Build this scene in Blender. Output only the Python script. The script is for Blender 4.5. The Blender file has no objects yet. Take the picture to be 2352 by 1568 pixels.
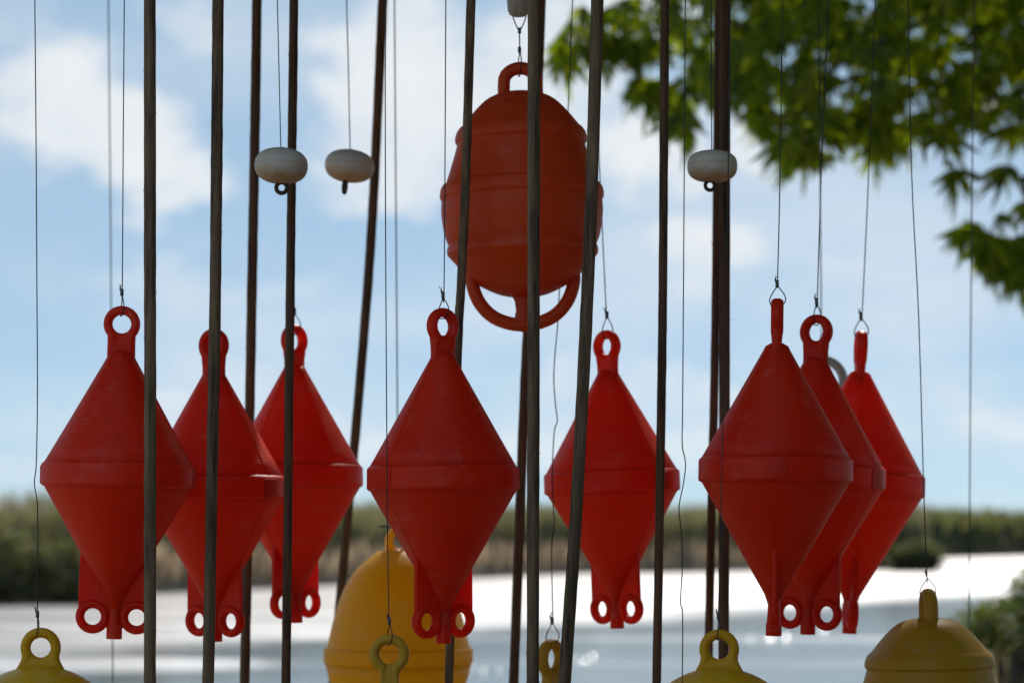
import bpy, bmesh, math, random
import numpy as np
from mathutils import Vector, Matrix
R = math.radians
random.seed(7)
rng = np.random.default_rng(11)
scene = bpy.context.scene
col = scene.collection

# ------------------------------------------------------------------ camera
F = 5553.0                      # focal length in units of a 2352 px wide picture (85 mm on 36 mm)
CX, HY, EYE = 1176.0, 1230.0, 1.7   # picture centre, eye level row, eye height
def at(px, py, d):
    return Vector(((px - CX) / F * d, d, EYE + (HY - py) / F * d))

cam_data = bpy.data.cameras.new('camera')
cam = bpy.data.objects.new('camera', cam_data)
col.objects.link(cam)
scene.camera = cam
cam.location = (0, 0, EYE)
cam.rotation_euler = (R(90), 0, 0)
cam_data.sensor_width = 36.0
cam_data.lens = 36.0 * F / 2352.0
cam_data.shift_y = (HY - 784.0) / 2352.0
cam_data.clip_start = 0.1
cam_data.clip_end = 9000
cam_data.dof.use_dof = True
cam_data.dof.focus_distance = 6.12
cam_data.dof.aperture_fstop = 2.5

# ------------------------------------------------------------------ light
SUN_EL, SUN_AZ = 42.0, 14.0      # azimuth measured from straight ahead towards the right
sd = Vector((math.sin(R(SUN_AZ)) * math.cos(R(SUN_EL)), math.cos(R(SUN_AZ)) * math.cos(R(SUN_EL)), math.sin(R(SUN_EL))))
sun_l = bpy.data.lights.new('sun', 'SUN')
sun_l.energy = 5.0
sun_l.angle = R(0.53)
sun_l.color = (1.0, 0.94, 0.86)
sun = bpy.data.objects.new('sun', sun_l)
sun.rotation_euler = sd.to_track_quat('Z', 'Y').to_euler()
sun.location = (0, 0, 30)
col.objects.link(sun)

world = bpy.data.worlds.new('World')
scene.world = world
world.use_nodes = True
wn = world.node_tree
wn.nodes.clear()
def N(tree, typ, **kw):
    n = tree.nodes.new(typ)
    for k, v in kw.items():
        setattr(n, k, v)
    return n
def math_node(tree, op, a, b=None, clamp=False):
    n = N(tree, 'ShaderNodeMath', operation=op, use_clamp=clamp)
    for i, v in enumerate((a, b)):
        if v is None: continue
        if isinstance(v, (int, float)): n.inputs[i].default_value = v
        else: tree.links.new(v, n.inputs[i])
    return n.outputs[0]
SKY_STRENGTH = 0.08
sky = N(wn, 'ShaderNodeTexSky', sky_type='NISHITA', sun_disc=False, sun_elevation=R(SUN_EL), sun_rotation=R(SUN_AZ))
sky.altitude = 4500
sky.air_density = 1.0
sky.dust_density = 0.0
sky.ozone_density = 2.5
tc = N(wn, 'ShaderNodeTexCoord')
# soft edges: the direction is wobbled by noise before the cloud shapes are read
nz = N(wn, 'ShaderNodeTexNoise'); nz.inputs['Scale'].default_value = 22; nz.inputs['Detail'].default_value = 5
nz.inputs['Roughness'].default_value = 0.55
mp = N(wn, 'ShaderNodeMapping'); mp.inputs['Scale'].default_value = (1, 1, 1.5)
wn.links.new(tc.outputs['Generated'], mp.inputs['Vector'])
wn.links.new(mp.outputs['Vector'], nz.inputs['Vector'])
sub = N(wn, 'ShaderNodeVectorMath', operation='SUBTRACT'); sub.inputs[1].default_value = (0.5, 0.5, 0.5)
wn.links.new(nz.outputs['Color'], sub.inputs[0])
scl = N(wn, 'ShaderNodeVectorMath', operation='SCALE'); scl.inputs['Scale'].default_value = 0.06
wn.links.new(sub.outputs[0], scl.inputs[0])
addv = N(wn, 'ShaderNodeVectorMath', operation='ADD')
wn.links.new(tc.outputs['Generated'], addv.inputs[0]); wn.links.new(scl.outputs[0], addv.inputs[1])
# cumulus puffs: centre (column, row), half width, half height, density
PUFFS = [(150,215,170,130,.95),(300,310,190,130,.95),(420,420,170,100,.8),(80,150,90,70,.5),
         (400,40,70,90,.45),(20,20,110,70,.4),(830,170,130,110,.95),(960,60,150,110,.75),(1010,260,230,190,.85),
         (880,330,170,120,.7),(960,450,170,70,.6),(780,450,90,60,.5),(1290,130,180,190,.7),(1460,330,170,120,.95),
         (1600,570,190,90,.75),(1730,330,90,70,.8),(1120,700,160,60,.25),(420,650,180,70,.35),(1420,890,320,70,.5),
         (2290,935,170,50,.5),(1760,900,220,60,.35),(2150,870,200,60,.35),(560,880,220,60,.3),(250,960,300,40,.3),(1700,1010,500,40,.25),
         (1500,20,260,130,.7),(700,620,120,60,.3),(1200,1000,1300,90,.42),(600,1060,1200,60,.4),(2000,700,300,80,.25)]
acc = None
for (px, py, rx, ry, wgt) in PUFFS:
    v = Vector(((px - CX) / F, 1.0, (HY - py) / F)).normalized()
    s_ = N(wn, 'ShaderNodeVectorMath', operation='SUBTRACT'); s_.inputs[1].default_value = v
    wn.links.new(addv.outputs[0], s_.inputs[0])
    m_ = N(wn, 'ShaderNodeVectorMath', operation='MULTIPLY'); m_.inputs[1].default_value = (F / (rx*1.35), F / (rx*1.35), F / (ry*1.35))
    wn.links.new(s_.outputs[0], m_.inputs[0])
    l_ = N(wn, 'ShaderNodeVectorMath', operation='LENGTH'); wn.links.new(m_.outputs[0], l_.inputs[0])
    r_ = N(wn, 'ShaderNodeMapRange', interpolation_type='SMOOTHSTEP')
    for k, vv in (('From Min', 0.25), ('From Max', 1.0), ('To Min', wgt), ('To Max', 0.0)): r_.inputs[k].default_value = vv
    wn.links.new(l_.outputs['Value'], r_.inputs['Value'])
    # screen-like union 1-(1-a)(1-b)
    if acc is None: acc = r_.outputs[0]
    else:
        inv = math_node(wn, 'SUBTRACT', 1.0, r_.outputs[0])
        acc2 = math_node(wn, 'MULTIPLY', acc, inv)
        acc = math_node(wn, 'ADD', acc2, r_.outputs[0])
nf = N(wn, 'ShaderNodeTexNoise'); nf.inputs['Scale'].default_value = 30; nf.inputs['Detail'].default_value = 7; nf.inputs['Roughness'].default_value = .6
mp3 = N(wn, 'ShaderNodeMapping'); mp3.inputs['Scale'].default_value = (1, 1, 1.4)
wn.links.new(tc.outputs['Generated'], mp3.inputs['Vector']); wn.links.new(mp3.outputs['Vector'], nf.inputs['Vector'])
pf = N(wn, 'ShaderNodeMapRange', interpolation_type='SMOOTHSTEP'); pf.inputs['From Min'].default_value = .06; pf.inputs['From Max'].default_value = 1.12
wn.links.new(math_node(wn, 'ADD', acc, math_node(wn, 'MULTIPLY', math_node(wn, 'SUBTRACT', nf.outputs['Fac'], .5), 1.0)), pf.inputs['Value'])
acc = pf.outputs[0]
# loose clouds over the whole sky
nb = N(wn, 'ShaderNodeTexNoise'); nb.inputs['Scale'].default_value = 5.0; nb.inputs['Detail'].default_value = 7; nb.inputs['Roughness'].default_value = .55
mp2 = N(wn, 'ShaderNodeMapping'); mp2.inputs['Scale'].default_value = (1, 1, 2.6); mp2.inputs['Location'].default_value = (3.1, 1.7, .4)
wn.links.new(tc.outputs['Generated'], mp2.inputs['Vector']); wn.links.new(mp2.outputs['Vector'], nb.inputs['Vector'])
rb = N(wn, 'ShaderNodeMapRange', interpolation_type='SMOOTHSTEP')
for k, vv in (('From Min', .42), ('From Max', .72), ('To Min', .0), ('To Max', .75)): rb.inputs[k].default_value = vv
wn.links.new(nb.outputs['Fac'], rb.inputs['Value'])
cloud = math_node(wn, 'ADD', math_node(wn, 'MULTIPLY', acc, math_node(wn, 'SUBTRACT', 1.0, math_node(wn, 'MULTIPLY', rb.outputs[0], .6))), math_node(wn, 'MULTIPLY', rb.outputs[0], .6), clamp=True)
mixc = N(wn, 'ShaderNodeMix', data_type='RGBA')
wn.links.new(cloud, mixc.inputs['Factor'])
CLOUD = (.84/SKY_STRENGTH, .875/SKY_STRENGTH, .90/SKY_STRENGTH)
VEIL = 0.6
# a thin even veil of high haze over the whole sky
tint = N(wn, 'ShaderNodeMix', data_type='RGBA'); tint.inputs['Factor'].default_value = VEIL
tint.inputs[7].default_value = (.50/SKY_STRENGTH, .70/SKY_STRENGTH, .86/SKY_STRENGTH, 1)
wn.links.new(sky.outputs[0], tint.inputs[6])
wn.links.new(tint.outputs[2], mixc.inputs[6])
mixc.inputs[7].default_value = (*CLOUD, 1)
bg = N(wn, 'ShaderNodeBackground'); bg.inputs['Strength'].default_value = SKY_STRENGTH
wn.links.new(mixc.outputs[2], bg.inputs['Color'])
wo = N(wn, 'ShaderNodeOutputWorld'); wn.links.new(bg.outputs[0], wo.inputs['Surface'])

vs = scene.view_settings
scene.display_settings.display_device = 'sRGB'
vs.view_transform = 'Standard'; vs.look = 'None'; vs.exposure = 0.0; vs.gamma = 1.0; vs.use_curve_mapping = False
scene.render.engine = 'CYCLES'
scene.cycles.use_denoising = True
try: scene.cycles.denoiser = 'OPENIMAGEDENOISE'
except Exception: pass
scene.cycles.max_bounces = 8
scene.cycles.diffuse_bounces = 3
scene.cycles.use_adaptive_sampling = True
scene.cycles.adaptive_threshold = 0.015
scene.cycles.transmission_bounces = 8
scene.cycles.sample_clamp_indirect = 8
scene.cycles.caustics_reflective = False

# ------------------------------------------------------------------ materials
def mat(name):
    m = bpy.data.materials.new(name); m.use_nodes = True
    t = m.node_tree; t.nodes.clear()
    o = N(t, 'ShaderNodeOutputMaterial')
    return m, t, o
def ramp(t, fac, stops):
    r = N(t, 'ShaderNodeValToRGB')
    el = r.color_ramp.elements
    while len(el) < len(stops): el.new(0.5)
    for e, (p, c) in zip(el, stops):
        e.position = p; e.color = (*c, 1)
    t.links.new(fac, r.inputs[0])
    return r.outputs[0]
def noise(t, vec, scale, detail=3, rough=.5, mscale=None):
    n = N(t, 'ShaderNodeTexNoise'); n.inputs['Scale'].default_value = scale; n.inputs['Detail'].default_value = detail
    n.inputs['Roughness'].default_value = rough
    if mscale:
        mpn = N(t, 'ShaderNodeMapping'); mpn.inputs['Scale'].default_value = mscale
        t.links.new(vec, mpn.inputs['Vector']); vec = mpn.outputs[0]
    t.links.new(vec, n.inputs['Vector'])
    return n.outputs['Fac']
def plastic(name, c1, c2, transl, rough=.42, ribs=0.0, dimple=0.0, tcol=None, spots=True, spec=.34):
    m, t, o = mat(name)
    tcn = N(t, 'ShaderNodeTexCoord'); vec = tcn.outputs['Object']
    oi = N(t, 'ShaderNodeObjectInfo')
    addr = N(t, 'ShaderNodeVectorMath', operation='ADD')
    t.links.new(vec, addr.inputs[0]); t.links.new(oi.outputs['Location'], addr.inputs[1])
    base = ramp(t, noise(t, addr.outputs[0], 3.2, 5, .65), [(.3, c1), (.7, c2)])
    if spots:   # pale scuffs and dust
        sp = noise(t, addr.outputs[0], 60, 2, .5)
        f = N(t, 'ShaderNodeMapRange'); f.inputs['From Min'].default_value = .73; f.inputs['From Max'].default_value = .78; f.inputs['To Max'].default_value = .3
        t.links.new(sp, f.inputs['Value'])
        mx = N(t, 'ShaderNodeMix', data_type='RGBA'); t.links.new(f.outputs[0], mx.inputs['Factor'])
        t.links.new(base, mx.inputs[6]); mx.inputs[7].default_value = (.45, .3, .2, 1)
        base = mx.outputs[2]
        # sun-faded, chalky patches with ragged edges, and a little grime
        for sc_, lo, hi, amt, cc in ((11, .54, .70, .32, tuple(min(1, .55*x+.20) for x in c2)), (23, .58, .72, .45, tuple(x*.45+.01 for x in c1))):
            g_ = noise(t, addr.outputs[0], sc_, 8, .7)
            f2 = N(t, 'ShaderNodeMapRange', interpolation_type='SMOOTHSTEP'); f2.inputs['From Min'].default_value = lo; f2.inputs['From Max'].default_value = hi; f2.inputs['To Max'].default_value = amt
            t.links.new(g_, f2.inputs['Value'])
            m2 = N(t, 'ShaderNodeMix', data_type='RGBA'); t.links.new(f2.outputs[0], m2.inputs['Factor']); t.links.new(base, m2.inputs[6]); m2.inputs[7].default_value = (*cc, 1)
            base = m2.outputs[2]
    p = N(t, 'ShaderNodeBsdfPrincipled')
    t.links.new(base, p.inputs['Base Color'])
    rr = N(t, 'ShaderNodeMapRange'); rr.inputs['To Min'].default_value = rough - .08; rr.inputs['To Max'].default_value = rough + .12
    t.links.new(noise(t, vec, 9, 4, .6), rr.inputs['Value']); t.links.new(rr.outputs[0], p.inputs['Roughness'])
    p.inputs['Specular IOR Level'].default_value = spec
    h = None
    if ribs:
        w = N(t, 'ShaderNodeTexWave', wave_type='BANDS', bands_direction='Z'); w.inputs['Scale'].default_value = ribs
        w.inputs['Distortion'].default_value = 3.5; w.inputs['Detail'].default_value = 3; w.inputs['Detail Scale'].default_value = 2.2
        t.links.new(vec, w.inputs['Vector']); h = w.outputs['Fac']; st = .4; di = .0012
    if dimple:
        v = N(t, 'ShaderNodeTexVoronoi'); v.inputs['Scale'].default_value = dimple; t.links.new(vec, v.inputs['Vector']); h = v.outputs['Distance']; st = .6; di = .002
    if h is None:
        h = noise(t, vec, 120, 3, .6); st = .15; di = .001
    b = N(t, 'ShaderNodeBump'); b.inputs['Strength'].default_value = st; b.inputs['Distance'].default_value = di
    t.links.new(h, b.inputs['Height']); t.links.new(b.outputs[0], p.inputs['Normal'])
    tr = N(t, 'ShaderNodeBsdfTranslucent'); tr.inputs['Color'].default_value = (*(tcol or c2), 1)
    t.links.new(b.outputs[0], tr.inputs['Normal'])
    mx = N(t, 'ShaderNodeMixShader'); mx.inputs[0].default_value = transl
    t.links.new(p.outputs[0], mx.inputs[1]); t.links.new(tr.outputs[0], mx.inputs[2])
    t.links.new(mx.outputs[0], o.inputs['Surface'])
    return m
M = {}
RED1, RED2 = (.66, .020, .003), (.80, .043, .006)
M['red'] = plastic('red_plastic', RED1, RED2, .42, ribs=42, tcol=(.97, .055, .004))
M['red_smooth'] = plastic('red_plastic_smooth', RED1, RED2, .42, tcol=(.97, .055, .004))
M['red_fin'] = plastic('red_plastic_thin', RED1, RED2, .50, tcol=(.97, .030, .003), spots=False)
M['orange'] = plastic('orange_red_plastic', (.64, .066, .010), (.76, .092, .015), .28, rough=.44, tcol=(.95, .16, .02))
M['yellow'] = plastic('yellow_plastic', (.62, .34, .004), (.68, .38, .005), .2, tcol=(.8, .42, .01))
M['yellow_glow'] = plastic('yellow_plastic_thin', (.74, .42, .003), (.80, .47, .004), .46, tcol=(.97, .60, .01))
M['yellow_dimple'] = plastic('yellow_plastic_dimpled', (.60, .36, .006), (.66, .40, .008), .16, rough=.36, dimple=230, tcol=(.8, .45, .01))
M['yellow_old'] = plastic('yellow_plastic_faded', (.44, .25, .012), (.52, .30, .016), .10, rough=.5, tcol=(.6, .35, .02))
M['grey'] = plastic('grey_plastic', (.42, .42, .40), (.50, .50, .48), .02, spots=False)

def white_float():
    m, t, o = mat('white_foam_float')
    tcn = N(t, 'ShaderNodeTexCoord'); vec = tcn.outputs['Object']
    sep = N(t, 'ShaderNodeSeparateXYZ'); t.links.new(vec, sep.inputs[0])
    # stains and warm ground bounce painted in: browner towards the bottom, ragged edge
    n1 = noise(t, vec, 22, 5, .6)
    hgt = math_node(t, 'ADD', math_node(t, 'MULTIPLY', sep.outputs['Z'], -16.0), math_node(t, 'MULTIPLY', n1, 1.1))
    f = N(t, 'ShaderNodeMapRange', interpolation_type='SMOOTHSTEP'); f.inputs['From Min'].default_value = .35; f.inputs['From Max'].default_value = 1.25; f.inputs['To Max'].default_value = .85
    t.links.new(hgt, f.inputs['Value'])
    mx = N(t, 'ShaderNodeMix', data_type='RGBA'); t.links.new(f.outputs[0], mx.inputs['Factor'])
    mx.inputs[6].default_value = (.62, .60, .55, 1); mx.inputs[7].default_value = (.33, .23, .11, 1)
    # seam line, dirty and interrupted
    sl = math_node(t, 'ABSOLUTE', math_node(t, 'ADD', sep.outputs['Z'], -.004))
    sf = N(t, 'ShaderNodeMapRange'); sf.inputs['From Min'].default_value = .0004; sf.inputs['From Max'].default_value = .0016; sf.inputs['To Min'].default_value = 1; sf.inputs['To Max'].default_value = 0
    t.links.new(sl, sf.inputs['Value'])
    n2 = noise(t, vec, 30, 2)
    sm = math_node(t, 'MULTIPLY', sf.outputs[0], math_node(t, 'MULTIPLY', n2, .8), clamp=True)
    mx2 = N(t, 'ShaderNodeMix', data_type='RGBA'); t.links.new(sm, mx2.inputs['Factor']); t.links.new(mx.outputs[2], mx2.inputs[6]); mx2.inputs[7].default_value = (.16, .13, .10, 1)
    p = N(t, 'ShaderNodeBsdfPrincipled'); t.links.new(mx2.outputs[2], p.inputs['Base Color']); p.inputs['Roughness'].default_value = .55
    b = N(t, 'ShaderNodeBump'); b.inputs['Strength'].default_value = .2; b.inputs['Distance'].default_value = .001
    t.links.new(noise(t, vec, 180, 3), b.inputs['Height']); t.links.new(b.outputs[0], p.inputs['Normal'])
    t.links.new(p.outputs[0], o.inputs['Surface'])
    return m
M['float'] = white_float()

def metal(name, c, rough, metallic=1.0):
    m, t, o = mat(name)
    tcn = N(t, 'ShaderNodeTexCoord')
    p = N(t, 'ShaderNodeBsdfPrincipled'); p.inputs['Metallic'].default_value = metallic; p.inputs['Roughness'].default_value = rough
    b = ramp(t, noise(t, tcn.outputs['Object'], 60, 4), [(.3, tuple(x * .6 for x in c)), (.7, c)])
    t.links.new(b, p.inputs['Base Color']); t.links.new(p.outputs[0], o.inputs['Surface'])
    return m
M['wire'] = metal('tarred_wire', (.035, .034, .04), .6, .2)
M['ferrule'] = metal('dull_aluminium', (.12, .12, .13), .45, .7)
M['eyelet'] = metal('rusty_iron', (.09, .075, .06), .65, .4)

def wood(name, dark, light, zs=1.0):
    m, t, o = mat(name)
    tcn = N(t, 'ShaderNodeTexCoord'); vec = tcn.outputs['Object']
    oi = N(t, 'ShaderNodeObjectInfo')
    ad = N(t, 'ShaderNodeVectorMath', operation='ADD'); t.links.new(vec, ad.inputs[0]); t.links.new(oi.outputs['Location'], ad.inputs[1])
    g = noise(t, ad.outputs[0], 75, 8, .75, (1, 1, .05 * zs))
    g2 = noise(t, ad.outputs[0], 40, 4, .6, (1, 1, .12 * zs))
    mixg = math_node(t, 'ADD', math_node(t, 'MULTIPLY', g, .6), math_node(t, 'MULTIPLY', g2, .4))
    mid = tuple((a + b) / 2 for a, b in zip(dark, light))
    c = ramp(t, mixg, [(.38, dark), (.5, mid), (.64, light)])
    p = N(t, 'ShaderNodeBsdfPrincipled'); t.links.new(c, p.inputs['Base Color']); p.inputs['Roughness'].default_value = .8
    p.inputs['Specular IOR Level'].default_value = .3
    b = N(t, 'ShaderNodeBump'); b.inputs['Strength'].default_value = .7; b.inputs['Distance'].default_value = .003
    t.links.new(mixg, b.inputs['Height']); t.links.new(b.outputs[0], p.inputs['Normal'])
    t.links.new(p.outputs[0], o.inputs['Surface'])
    return m
M['pole'] = wood('weathered_pole_wood', (.026, .019, .013), (.24, .17, .11))
M['pole_brown'] = wood('brown_pole_wood', (.04, .024, .016), (.17, .10, .062))
M['board'] = wood('pavilion_timber', (.10, .07, .045), (.22, .16, .11))
M['dark_board'] = wood('dark_board', (.030, .024, .019), (.075, .06, .048))
M['cork'] = wood('bleached_float_wood', (.30, .27, .22), (.52, .49, .43), 3)
M['bark'] = wood('bark', (.05, .04, .03), (.16, .13, .10), 4)

def leafmat(name, stops, tcol, tr=.45):
    m, t, o = mat(name)
    g = N(t, 'ShaderNodeNewGeometry')
    oi = N(t, 'ShaderNodeObjectInfo')
    f = math_node(t, 'FRACT', math_node(t, 'ADD', g.outputs['Random Per Island'], oi.outputs['Random']))
    c = ramp(t, f, stops)
    p = N(t, 'ShaderNodeBsdfPrincipled'); t.links.new(c, p.inputs['Base Color']); p.inputs['Roughness'].default_value = .5
    p.inputs['Specular IOR Level'].default_value = .3
    tn = N(t, 'ShaderNodeBsdfTranslucent')
    tm = N(t, 'ShaderNodeMix', data_type='RGBA', blend_type='MULTIPLY'); tm.inputs['Factor'].default_value = 1
    t.links.new(c, tm.inputs[6]); tm.inputs[7].default_value = (*tcol, 1); t.links.new(tm.outputs[2], tn.inputs['Color'])
    mx = N(t, 'ShaderNodeMixShader'); mx.inputs[0].default_value = tr
    t.links.new(p.outputs[0], mx.inputs[1]); t.links.new(tn.outputs[0], mx.inputs[2]); t.links.new(mx.outputs[0], o.inputs['Surface'])
    return m
M['leaf'] = leafmat('tree_leaf', [(0, (.035, .06, .007)), (.5, (.075, .105, .009)), (1, (.12, .15, .012))], (4.6, 4.1, .8), .6)
M['reed'] = leafmat('reed_leaf', [(0, (.14, .155, .08)), (.45, (.22, .215, .12)), (.8, (.28, .245, .15)), (1, (.17, .19, .10))], (1.4, 1.3, 1.0), .36)
M['reed_dead'] = leafmat('dead_reed', [(0, (.36, .28, .20)), (.5, (.45, .36, .26)), (1, (.52, .43, .32))], (1.3, 1.2, 1.1), .5)
M['bush'] = leafmat('bush_leaf', [(0, (.06, .075, .035)), (.6, (.09, .10, .05)), (1, (.14, .14, .075))], (2.2, 2.1, 1.3), .45)
M['shore_leaf'] = leafmat('shore_leaf', [(0, (.05, .075, .015)), (.6, (.08, .105, .025)), (1, (.13, .13, .05))], (2, 2, .8), .4)

def earth(name, c1, c2, sc=.6):
    m, t, o = mat(name)
    tcn = N(t, 'ShaderNodeTexCoord')
    n = noise(t, tcn.outputs['Object'], sc, 8, .65)
    c = ramp(t, n, [(.35, c1), (.65, c2)])
    p = N(t, 'ShaderNodeBsdfPrincipled'); t.links.new(c, p.inputs['Base Color']); p.inputs['Roughness'].default_value = .9
    b = N(t, 'ShaderNodeBump'); b.inputs['Strength'].default_value = .5; b.inputs['Distance'].default_value = .03
    t.links.new(noise(t, tcn.outputs['Object'], sc * 20, 6), b.inputs['Height']); t.links.new(b.outputs[0], p.inputs['Normal'])
    t.links.new(p.outputs[0], o.inputs['Surface'])
    return m
M['sand'] = earth('sandy_ground', (.24, .19, .12), (.36, .29, .20))
M['mud'] = earth('bank_soil', (.085, .068, .048), (.20, .155, .11), .5)

def water_mat():
    m, t, o = mat('river_water')
    geo = N(t, 'ShaderNodeNewGeometry'); pos = geo.outputs['Position']
    sep = N(t, 'ShaderNodeSeparateXYZ'); t.links.new(pos, sep.inputs[0])
    # wind-ruffled reach beyond a wavering line, glassy water nearer than it
    wob = noise(t, pos, .11, 4, .55)
    line = math_node(t, 'SUBTRACT', sep.outputs['Y'], math_node(t, 'MULTIPLY', sep.outputs['X'], 1.75))
    line = math_node(t, 'ADD', line, math_node(t, 'MULTIPLY', math_node(t, 'SUBTRACT', wob, .5), 26.0))
    ruf = N(t, 'ShaderNodeMapRange', interpolation_type='SMOOTHSTEP')
    ruf.inputs['From Min'].default_value = 62; ruf.inputs['From Max'].default_value = 74
    t.links.new(line, ruf.inputs['Value'])
    # a second ruffled streak close in on the near side
    dx = math_node(t, 'DIVIDE', math_node(t, 'ADD', sep.outputs['X'], 9.0), 4.2)
    dy = math_node(t, 'DIVIDE', math_node(t, 'SUBTRACT', sep.outputs['Y'], 47.0), 3.2)
    el = math_node(t, 'ADD', math_node(t, 'MULTIPLY', dx, dx), math_node(t, 'MULTIPLY', dy, dy))
    el = math_node(t, 'ADD', el, math_node(t, 'MULTIPLY', math_node(t, 'SUBTRACT', wob, .5), 1.5))
    st = N(t, 'ShaderNodeMapRange', interpolation_type='SMOOTHSTEP'); st.inputs['From Min'].default_value = .5; st.inputs['From Max'].default_value = 1.4
    st.inputs['To Min'].default_value = 1; st.inputs['To Max'].default_value = 0
    t.links.new(el, st.inputs['Value'])
    mask = math_node(t, 'MAXIMUM', ruf.outputs[0], st.outputs[0])
    fine = noise(t, pos, .9, 5, .6, (.35, 1, 1))
    calm = N(t, 'ShaderNodeBsdfPrincipled')
    calm.inputs['Base Color'].default_value = (.03, .035, .03, 1); calm.inputs['Roughness'].default_value = .12; calm.inputs['IOR'].default_value = 1.33
    bp = N(t, 'ShaderNodeBump'); bp.inputs['Strength'].default_value = .25; bp.inputs['Distance'].default_value = .05
    t.links.new(fine, bp.inputs['Height']); t.links.new(bp.outputs[0], calm.inputs['Normal'])
    gl = N(t, 'ShaderNodeBsdfAnisotropic') if False else N(t, 'ShaderNodeBsdfGlossy')
    gl.inputs['Color'].default_value = (.95, .93, .94, 1); gl.inputs['Roughness'].default_value = .5
    fm = N(t, 'ShaderNodeMapRange'); fm.inputs['From Min'].default_value = .38; fm.inputs['From Max'].default_value = .62
    fm.inputs['To Min'].default_value = .21; fm.inputs['To Max'].default_value = .40
    t.links.new(fine, fm.inputs['Value'])
    bands = noise(t, pos, .16, 4, .6, (.10, 1, 1))
    bm = N(t, 'ShaderNodeMapRange'); bm.inputs['From Min'].default_value = .36; bm.inputs['From Max'].default_value = .62; bm.inputs['To Min'].default_value = .7; bm.inputs['To Max'].default_value = 1.15
    t.links.new(bands, bm.inputs['Value'])
    calm_streak = N(t, 'ShaderNodeMapRange', interpolation_type='SMOOTHSTEP'); calm_streak.inputs['From Min'].default_value = .54; calm_streak.inputs['From Max'].default_value = .72; calm_streak.inputs['To Max'].default_value = .35
    t.links.new(bands, calm_streak.inputs['Value'])
    mask = math_node(t, 'MAXIMUM', mask, calm_streak.outputs[0])
    fac = math_node(t, 'MULTIPLY', math_node(t, 'MULTIPLY', mask, fm.outputs[0]), bm.outputs[0])
    mx = N(t, 'ShaderNodeMixShader'); t.links.new(fac, mx.inputs[0]); t.links.new(calm.outputs[0], mx.inputs[1]); t.links.new(gl.outputs[0], mx.inputs[2])
    t.links.new(mx.outputs[0], o.inputs['Surface'])
    return m
M['water'] = water_mat()
def glint_mat():
    m, t, o = mat('wavelet_water')
    p = N(t, 'ShaderNodeBsdfPrincipled'); p.inputs['Base Color'].default_value = (.03, .035, .03, 1)
    p.inputs['Roughness'].default_value = .22; p.inputs['IOR'].default_value = 1.33
    t.links.new(p.outputs[0], o.inputs['Surface'])
    return m
M['glint'] = glint_mat()

# ------------------------------------------------------------------ object helpers
def tag(o, label=None, cat=None, group=None, kind=None):
    if label: o['label'] = label
    if cat: o['category'] = cat
    if group: o['group'] = group
    if kind: o['kind'] = kind
    return o
def thing(name, loc, label, cat, group=None, rot=None, scale=1.0):
    o = bpy.data.objects.new(name, None); col.objects.link(o)
    o.empty_display_size = .05
    o.location = loc; o.scale = (scale,) * 3
    if rot is not None: o.rotation_euler = rot
    return tag(o, label, cat, group)
def mesh_obj(name, verts, faces, material, parent=None, smooth=True, auto=None):
    me = bpy.data.meshes.new(name)
    me.from_pydata([tuple(v) for v in verts], [], [tuple(f) for f in faces])
    me.update()
    if smooth:
        me.polygons.foreach_set('use_smooth', [True] * len(me.polygons))
        if auto is not None:
            try: me.set_sharp_from_angle(angle=R(auto))
            except Exception: pass
    me.materials.append(material)
    o = bpy.data.objects.new(name, me); col.objects.link(o)
    if parent is not None: o.parent = parent
    return o
def lathe(profile, seg=72):
    vs_, fs = [], []
    n = len(profile)
    for i in range(seg):
        a = 2 * math.pi * i / seg; ca, sa = math.cos(a), math.sin(a)
        for (r, z) in profile: vs_.append((r * ca, r * sa, z))
    for i in range(seg):
        j = (i + 1) % seg
        for k in range(n - 1):
            fs.append((i * n + k, j * n + k, j * n + k + 1, i * n + k + 1))
    return vs_, fs
def rounded(profile, rad):
    """replace inner corners of a profile by short arcs"""
    out = [profile[0]]
    for p0, p1, p2 in zip(profile, profile[1:], profile[2:]):
        a = Vector(p0) - Vector(p1); b = Vector(p2) - Vector(p1)
        r = min(rad, a.length * .4, b.length * .4)
        s, e, c = Vector(p1) + a.normalized() * r, Vector(p1) + b.normalized() * r, Vector(p1)
        for tt in (0, .25, .5, .75, 1):
            q = s * (1 - tt) ** 2 + c * 2 * tt * (1 - tt) + e * tt * tt
            out.append((q.x, q.y))
    out.append(profile[-1])
    return out
def smooth_path(pts, n):
    pts = [Vector(p) for p in pts]
    P = [pts[0] * 2 - pts[1]] + pts + [pts[-1] * 2 - pts[-2]]
    out = []
    for i in range(1, len(P) - 2):
        for k in range(n):
            t_ = k / n
            p0, p1, p2, p3 = P[i-1], P[i], P[i+1], P[i+2]
            out.append(.5 * ((2*p1) + (p2-p0)*t_ + (2*p0-5*p1+4*p2-p3)*t_*t_ + (3*p1-p0-3*p2+p3)*t_**3))
    out.append(pts[-1])
    return out
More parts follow.
